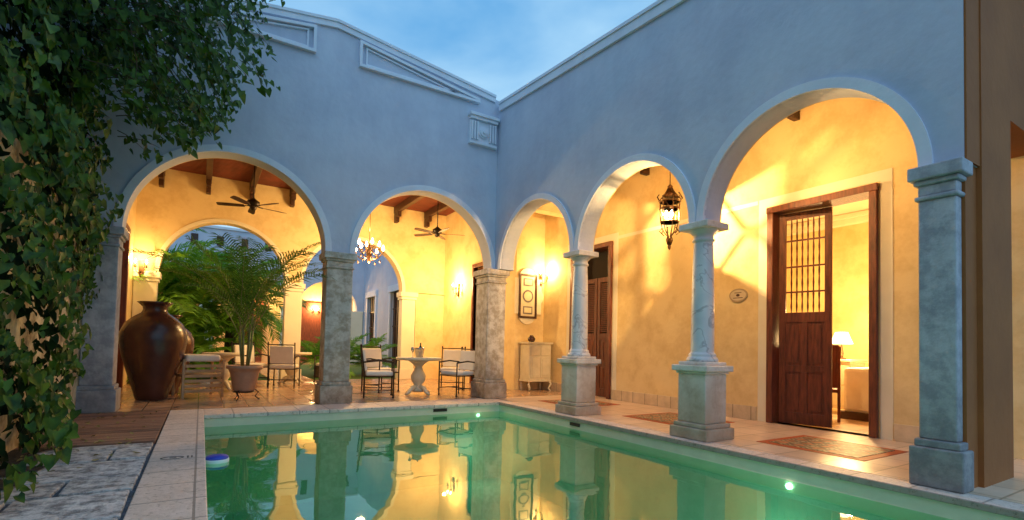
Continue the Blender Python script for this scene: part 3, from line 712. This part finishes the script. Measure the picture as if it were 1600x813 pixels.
for a_,b_ in((16.0,17.1),(18.7,19.9),(22,23.2)):
    m.box(6.44,a_-.16,0,6.52,a_,3.25).box(6.44,b_,0,6.52,b_+.16,3.25).box(6.40,a_-.2,3.1,6.52,b_+.2,3.35)
    d.box(6.6,a_,0,6.66,b_,3.1)
    for k in range(1,4): d.box(6.56,a_+(b_-a_)*k/4-.03,0,6.6,a_+(b_-a_)*k/4+.03,3.1)
    for z in(.9,1.7,2.4): d.box(6.57,a_,z,6.6,b_,z+.05)
m.build('window_surrounds',TRIM,GB);d.build('window_shutters',DWOOD,GB)
arch_wall('far_house_wall','x',24,24.3,-9,6.5,[(-4.3,1.3),(-1.2,1.3),(1.9,1.3),(4.9,1.3)],2.5,lambda u:5.6,PL,GB)
m=M()
for x in(-6.2,-2.95,.13,3.2,6.2): m.box(x-.27,23.95,0,x+.27,24.35,2.5)
m.build('far_piers',YELT,GB)
hole_wall('far_inner_wall','x',27,27.2,-9,7,0,4.8,[],YEL,GB);M().box(-9,24.3,4.5,7,27.2,4.7).build('far_roof',SLAT,GB);M().box(-9,23.9,-.05,7,27,.01).build('far_floor',TTILE,GB)
m=M()
for x in(-5,-1.6,1.4,4.2): m.box(x,26.9,0,x+1.1,27.01,3)
m.build('far_doors',WOOD,GB)
m=M();m2=M()
for k in range(17): m.box(-8.6+.9*k,23.97,4.9,-8.35+.9*k,24.01,5.3)
m.build('parapet_vents',DWOOD,GB)
m2.box(-9,23.94,5.601,6.5,24.36,5.7);m2.build('far_coping',TRIM,GB)
for x in(-2.5,1.9,4.9): sconce((x,26.98,2.6),(0,-1),190)
M().box(-6.3,14.31,-.05,-6.0,24,3.4).build('garden_wall',PL)
M().box(-1.75,-3,-.05,-1.35,YB-.001,2.62).build('boundary_wall',OLD)
M().box(-2.9,-3,-.05,-2.7,YB-.001,7).build('vine_dark_backing',simple('vine_gap_shade',(.03,.045,.03),world=True))  # unseen dark backing, added so gaps in the vine read as deep shade
# vines
def addleaf(LM,p,s,nrm):
    nrm=(nrm+Vector((random.gauss(0,.45),random.gauss(0,.45),random.gauss(0,.35)))).normalized()
    dn=Vector((random.gauss(0,.5),random.gauss(0,.5),-1));dn=(dn-nrm*dn.dot(nrm)).normalized();sd=nrm.cross(dn)
    b_=len(LM.v);f=.18*s
    for (u,v,w) in((0,-.1,0),(-.42,-.32,f),(-.5,.1,f*1.1),(-.25,.62,f*.4),(0,1,-f*.4),(.25,.62,f*.4),(.5,.1,f*1.1),(.42,-.32,f)):
        LM.v.append(tuple(p+sd*u*s+dn*v*s+nrm*w))
    LM.f+=[(b_,b_+1,b_+2,b_+3),(b_,b_+3,b_+4),(b_,b_+4,b_+5),(b_,b_+5,b_+6,b_+7)];LM.sm+=[True]*4
def pruned(p):   # vine is cut back clear of the left arch
    s=8.6/max(p.y,2);X=p.x*s;Z=1+(p.z-1)*s
    return X>-1.22 and Z<3.15+(X+1.2)*.85
VM=M();VD=M();VS=M()
def nz(a,b_,c): return mnoise.noise(Vector((a,b_,c)))
for i in range(5200):   # hedge on wall
    y=random.uniform(3.8,8.5);z=random.uniform(.0,2.9)
    lim=6.45+.9*nz(1,z*1.3,3)+(.9 if z>2.2 else 0)+max(0,(z-1.6))*.7
    if y>lim or z<.25*max(0,nz(y*2,0,5)+.3)+ max(0,(y-6.0))*.5: continue
    if nz(y*3,z*3,9)>.25: continue
    bul=.12+.5*(nz(y*1.4,z*1.4,0)+.4);d=random.random()**.5
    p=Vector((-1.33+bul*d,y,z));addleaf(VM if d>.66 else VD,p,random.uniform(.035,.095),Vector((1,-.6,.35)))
for i in range(18500):   # overhanging mass
    y=random.uniform(3.6,8.58);z=random.uniform(2.45,6.9)
    t=nz(y*.9,z*.9,7)*.85+nz(y*2.5,z*2.5,2)*.6
    xo=-1.1+.20*(z-3.4)*(1 if z<5 else .6)+t
    if y>7.9: xo-=.3
    if z<3.1+.5*nz(y*2,1,4): xo-=.5*(3.2-z)+.05
    d=random.random();x=-2.5+(xo+2.5)*(d**.35)
    if nz(x*2.5,y*2.5,z*2.5)>.10 and random.random()<.92: continue
    p=Vector((x,y,z))
    if pruned(p): continue
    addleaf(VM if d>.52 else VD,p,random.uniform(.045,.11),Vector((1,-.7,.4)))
for i in range(130):    # trailing strands
    y=random.uniform(5.2,8.3);z=random.uniform(3.3,6.4);p=Vector((-.95+.16*(z-3.4),y,z));d=Vector((random.uniform(.5,1),random.uniform(-.5,.2),random.uniform(-.2,.5)))
    pts=[];n=random.randint(7,20)
    for k in range(n):
        if pruned(p): break
        pts.append(tuple(p));p+=d.normalized()*.085;d.z-=.10;d.x+=random.gauss(0,.08);d.y+=random.gauss(0,.1)
        for q in range(2): addleaf(VM,p+Vector([random.gauss(0,.05) for _ in range(3)]),random.uniform(.045,.10),Vector((.6,-.8,.5)))
    if len(pts)>2: VS.tube(pts,.006,4,.002)
for i in range(16):
    y=random.uniform(7.0,8.5);z=2.7;p=Vector((-1.25,y,z));pts=[]
    for k in range(random.randint(6,24)):
        pts.append(tuple(p));p+=Vector((random.gauss(0,.01),random.gauss(0,.03),-.06))
        for q in range(2): addleaf(VM,p+Vector((random.uniform(0,.06),random.gauss(0,.05),0)),random.uniform(.04,.075),Vector((1,-.6,.3)))
    VS.tube(pts,.006,4,.003)
for i in range(26):
    p=Vector((random.uniform(-.6,.2),YB-.25+random.uniform(-.3,.1),6.35+random.uniform(-.1,.5)))
    for q in range(6): addleaf(VM,p+Vector([random.gauss(0,.09) for _ in range(3)]),.08,Vector((.6,-.8,.5)))
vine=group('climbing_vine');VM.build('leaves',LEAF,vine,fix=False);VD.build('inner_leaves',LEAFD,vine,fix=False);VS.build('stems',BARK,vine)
FLv=M()
for i in range(60):
    addleaf(FLv,Vector((random.uniform(-1.3,-.4),random.uniform(4.5,8.3),.02)),random.uniform(.03,.05),Vector((0,0,3)))
FLv.build('fallen_leaves',simple('dry_leaf',(.3,.25,.08)),None,fix=False)
# ---------------------------------------------------------------- sky & light
W=bpy.data.worlds.new('World');S.world=W;W.use_nodes=True;nt=W.node_tree
bg=nt.nodes['Background']
sk=nt.nodes.new('ShaderNodeTexSky');sk.sky_type='NISHITA';sk.sun_disc=False;sk.sun_elevation=rad(3);sk.sun_rotation=rad(215);sk.ozone_density=3.5;sk.air_density=1.3;sk.dust_density=.6
tc=nt.nodes.new('ShaderNodeTexCoord');mp=nt.nodes.new('ShaderNodeMapping');mp.inputs['Scale'].default_value=(1,1,2.6);nt.links.new(tc.outputs['Generated'],mp.inputs['Vector'])
n=N(nt,'ShaderNodeTexNoise',Scale=1.7,Detail=6.0,Roughness=.5,Distortion=.4);nt.links.new(mp.outputs['Vector'],n.inputs['Vector'])
cr=ramp(nt,n.outputs['Fac'],[(.30,(.75,.75,.75)),(.70,(.95,.95,.95))])
cc=ramp(nt,n.outputs['Fac'],[(.36,(.16,.45,.82)),(.64,(.46,.72,.92))])
sc_=nt.nodes.new('ShaderNodeVectorMath');sc_.operation='SCALE';nt.links.new(cc,sc_.inputs[0]);sc_.inputs['Scale'].default_value=9.4
mx=nt.nodes.new('ShaderNodeMix');mx.data_type='RGBA';nt.links.new(cr,mx.inputs[0]);nt.links.new(sk.outputs['Color'],mx.inputs[6]);nt.links.new(sc_.outputs[0],mx.inputs[7])
nt.links.new(mx.outputs[2],bg.inputs['Color']);bg.inputs['Strength'].default_value=.13
sun=bpy.data.lights.new('sun','SUN');sun.energy=.35;sun.angle=rad(60);sun.color=(.50,.70,1)
so=bpy.data.objects.new('sun',sun);S.collection.objects.link(so);so.rotation_euler=(rad(48),0,rad(-35))
# ---------------------------------------------------------------- camera
yaw,pit,rol=.5533,.0332,.0231
F=Vector((math.sin(yaw)*math.cos(pit),math.cos(yaw)*math.cos(pit),math.sin(pit)));R0=Vector((math.cos(yaw),-math.sin(yaw),0));U0=R0.cross(F)
Rv=R0*math.cos(rol)+U0*math.sin(rol);Uv=U0*math.cos(rol)-R0*math.sin(rol)
cd=bpy.data.cameras.new('camera');co=bpy.data.objects.new('camera',cd);S.collection.objects.link(co)
mt=Matrix((Rv,Uv,-F)).transposed().to_4x4();mt.translation=Vector((0,0,1));co.matrix_world=mt
cd.sensor_width=36;cd.lens=785.3/1600*36;cd.shift_y=(516.2-406.5)/1600;cd.clip_end=2000;cd.clip_start=.05
S.camera=co
S.view_settings.view_transform='Standard';S.view_settings.look='None';S.view_settings.exposure=0
